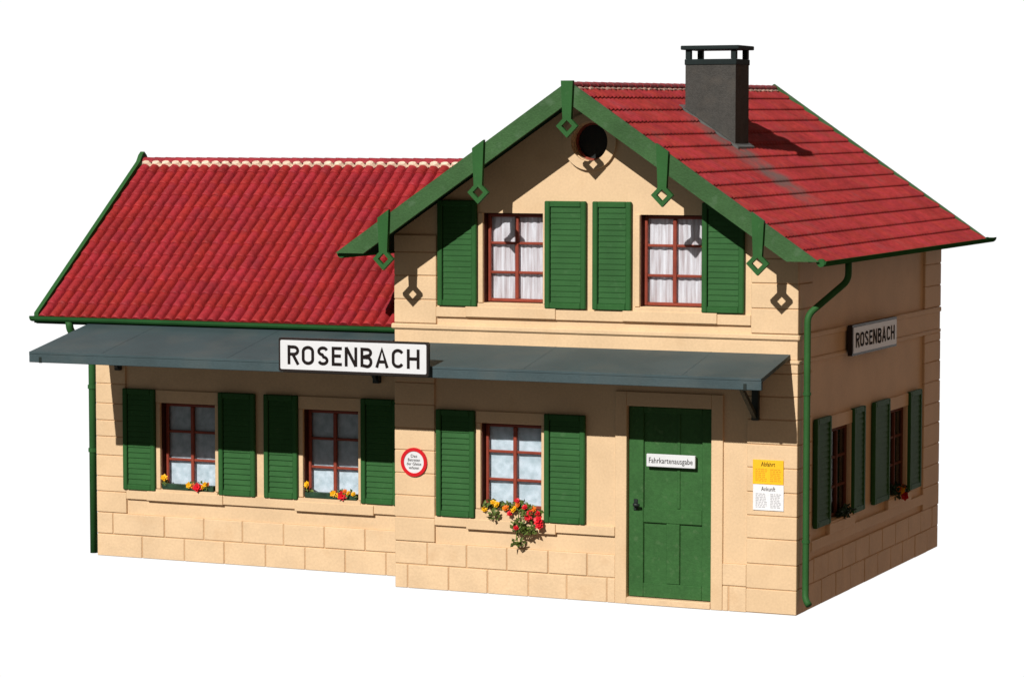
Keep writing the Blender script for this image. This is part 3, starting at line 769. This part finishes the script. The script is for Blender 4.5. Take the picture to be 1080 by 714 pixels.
# trailing window plant of the main block
loc = (-4.12, -.02, 1.20)
pl = thing('window_plant', 'lush trailing red and yellow flowers spilling over the sill beside the door', 'flowers', loc)
foliage(pl, loc, [((-4.42, .0, 1.245), (.24, .09, .075), 1.0), ((-4.1, -.03, 1.24), (.2, .10, .09), .9), ((-3.85, -.08, 1.18), (.15, .09, .12), .9),
                  ((-4.0, -.14, 1.02), (.13, .06, .13), .75), ((-3.86, -.13, .96), (.13, .05, .06), .4), ((-4.05, -.14, .80), (.05, .03, .07), .12), ((-3.98, -.14, .76), (.03, .03, .08), .12), ((-4.42, -.1, 1.13), (.11, .04, .04), .2)], 95, .085, M['leaf'])
foliage(pl, loc, [((-4.1, .03, 1.21), (.5, .05, .06), 1.0)], 60, .08, M['leafdark'], 'inner_foliage')
m = MB()
for a, b in (((-4.02, -.10, 1.2), (-4.05, -.14, .80)), ((-3.97, -.10, 1.15), (-3.98, -.14, .72)), ((-3.85, -.10, 1.15), (-3.80, -.14, .95)), ((-4.42, -.09, 1.2), (-4.40, -.12, 1.08))):
    a, b = Vector(a)-Vector(loc), Vector(b)-Vector(loc); m.tube([a, a.lerp(b, .5) + Vector((jit(.02), -.03, 0)), b], [.008, .007, .005], 5)
m.build('stem', M['leaf'], pl)
for q, r, c in (((-4.57, -.07, 1.20), .05, 'y'), ((-4.45, -.04, 1.30), .05, 'y'), ((-4.37, -.08, 1.28), .055, 'y'), ((-4.23, -.09, 1.24), .055, 'o'), ((-4.25, -.09, 1.235), .04, 'y'),
                ((-4.10, -.10, 1.23), .062, 'y'), ((-4.05, -.08, 1.30), .05, 'o'), ((-3.80, -.10, 1.25), .05, 'o'), ((-4.16, -.11, 1.17), .05, 'r'), ((-4.06, -.08, 1.35), .048, 'r'),
                ((-3.93, -.11, 1.27), .05, 'r'), ((-3.86, -.15, 1.14), .066, 'r'), ((-3.84, -.14, 1.20), .05, 'r'), ((-3.71, -.14, 1.10), .08, 'r'), ((-3.69, -.15, 1.03), .07, 'r'), ((-4.04, -.16, .985), .052, 'r'), ((-3.74, -.10, 1.19), .05, 'r')):
    bloom(Vector(q) - Vector(loc), r, {'y': M['yellowbloom'], 'o': M['orangebloom'], 'r': M['redbloom']}[c], pl)

def trough(cx, w, label, y, blooms, fol):
    loc = (cx, y, 1.115)
    t = thing('flower_trough', label, 'flowers', loc)
    MB().box(-w/2, w/2, -.05, .05, -.03, .055, .008).build('trough', M['leafdark'], t)
    foliage(t, loc, fol, 60, .06, M['leaf'])
    for q, r, c in blooms: bloom(Vector(q) - Vector(loc), r, {'y': M['yellowbloom'], 'o': M['orangebloom'], 'r': M['redbloom']}[c], t)
trough(-9.96, .90, 'flower trough in the wing window farthest from the name board', S+.02,
       [((-10.37, .85, 1.26), .062, 'y'), ((-9.93, .84, 1.17), .055, 'y'), ((-9.85, .84, 1.16), .05, 'o'), ((-9.77, .82, 1.145), .08, 'r'), ((-9.64, .84, 1.19), .05, 'y'), ((-9.69, .84, 1.15), .045, 'y'), ((-9.59, .84, 1.20), .035, 'o')],
       [((-9.76, .85, 1.16), (.24, .05, .06), 1.0), ((-10.36, .88, 1.18), (.06, .04, .05), .3)])
trough(-7.51, .87, 'flower trough in the wing window beneath the name board', S+.02,
       [((-7.90, .85, 1.28), .06, 'y'), ((-7.46, .84, 1.17), .055, 'y'), ((-7.38, .84, 1.15), .045, 'y'), ((-7.30, .82, 1.145), .08, 'r'), ((-7.20, .84, 1.19), .045, 'y'), ((-7.26, .84, 1.21), .045, 'o'), ((-7.12, .84, 1.18), .045, 'y')],
       [((-7.29, .85, 1.16), (.24, .05, .06), 1.0), ((-7.89, .88, 1.19), (.06, .04, .05), .3)])
loc = (.02, 4.80, 1.11)
p2 = thing('window_plant', 'small yellow and red flowers in the shaded side window near the rear corner', 'flowers', loc)
foliage(p2, loc, [((.05, 4.75, 1.16), (.07, .30, .10), 1.0)], 110, .09, M['leafdark'])
for q, r, c in (((.11, 4.74, 1.15), .075, 'y'), ((.12, 4.90, 1.06), .08, 'r'), ((.11, 4.6, 1.19), .06, 'o'), ((.11, 4.84, 1.2), .055, 'o')):
    bloom(Vector(q) - Vector(loc), r, {'y': M['yellowbloom'], 'o': M['orangebloom'], 'r': M['redbloom']}[c], p2)
loc = (.02, 2.1, 1.11)
p3 = thing('window_plant', 'small dark green plant in the shaded side window near the downpipe', 'plant', loc)
foliage(p3, loc, [((.05, 2.05, 1.16), (.07, .28, .08), 1.0)], 100, .09, M['leafdark'])

# ------------------------------------------------------------------ camera
cam = bpy.data.cameras.new('camera'); co = bpy.data.objects.new('camera', cam); COL.objects.link(co)
cam.sensor_fit = 'HORIZONTAL'; cam.sensor_width = 36; cam.lens = 2960.0/1080*36
cam.clip_start = .5; cam.clip_end = 500
F = Vector((-0.40709513, 0.91061899, -0.07103951)); Rr = Vector((0.912914844, 0.408149918, 0.000364269)); U = Rr.cross(F)
mat = Matrix((Rr, U, -F)).transposed().to_4x4(); mat.translation = Vector((11.84571677, -35.84056223, 6.42167114))
co.matrix_world = mat; scene.camera = co

# ------------------------------------------------------------------ light: one hard sun, bright white studio backdrop behind, dim surround
SUN = Vector((.0745, .819, -.569)).normalized()
sl = bpy.data.lights.new('sun', 'SUN'); so = bpy.data.objects.new('sun', sl); COL.objects.link(so)
sl.energy = 4.6; sl.angle = R(.5); sl.color = (1.0, .955, .885)
so.rotation_euler = SUN.to_track_quat('-Z', 'Y').to_euler(); so.location = (-6, -30, 25)
w = bpy.data.worlds.new('World'); scene.world = w; w.use_nodes = True
nt = w.node_tree; N = nt.nodes; L = nt.links; N.clear()
out = N.new('ShaderNodeOutputWorld'); bg = N.new('ShaderNodeBackground'); L.new(bg.outputs[0], out.inputs[0])
tc = N.new('ShaderNodeTexCoord'); dt = N.new('ShaderNodeVectorMath'); dt.operation = 'DOT_PRODUCT'
nm = N.new('ShaderNodeVectorMath'); nm.operation = 'NORMALIZE'
L.new(tc.outputs['Generated'], nm.inputs[0]); L.new(nm.outputs[0], dt.inputs[0]); dt.inputs[1].default_value = (-.4082, .9129, 0)
mr = N.new('ShaderNodeMapRange'); mr.interpolation_type = 'SMOOTHSTEP'
mr.inputs[1].default_value = math.cos(R(46)); mr.inputs[2].default_value = math.cos(R(36)); L.new(dt.outputs['Value'], mr.inputs[0])
mx = N.new('ShaderNodeMix'); mx.data_type = 'RGBA'; L.new(mr.outputs[0], mx.inputs[0])
dx = N.new('ShaderNodeVectorMath'); dx.operation = 'DOT_PRODUCT'; L.new(nm.outputs[0], dx.inputs[0]); dx.inputs[1].default_value = (1, 0, 0)
rx = N.new('ShaderNodeMapRange'); rx.inputs[1].default_value = 0; rx.inputs[2].default_value = .8; L.new(dx.outputs['Value'], rx.inputs[0])
amb = N.new('ShaderNodeMix'); amb.data_type = 'RGBA'; L.new(rx.outputs[0], amb.inputs[0])
amb.inputs[6].default_value = (.140, .141, .134, 1); amb.inputs[7].default_value = (.175, .100, .056, 1)      # added warm fill from the right for the side wall, no real source
L.new(amb.outputs[2], mx.inputs[6]); mx.inputs[7].default_value = (1.03, 1.03, 1.03, 1)
L.new(mx.outputs[2], bg.inputs[0]); bg.inputs[1].default_value = 1.0

vs = scene.view_settings; vs.view_transform = 'Standard'; vs.look = 'None'; vs.exposure = 0; vs.gamma = 1
scene.render.film_transparent = False
scene.render.resolution_x, scene.render.resolution_y = 1024, 676
scene.cycles.max_bounces = 6
scene.cycles.filter_width = 1.5
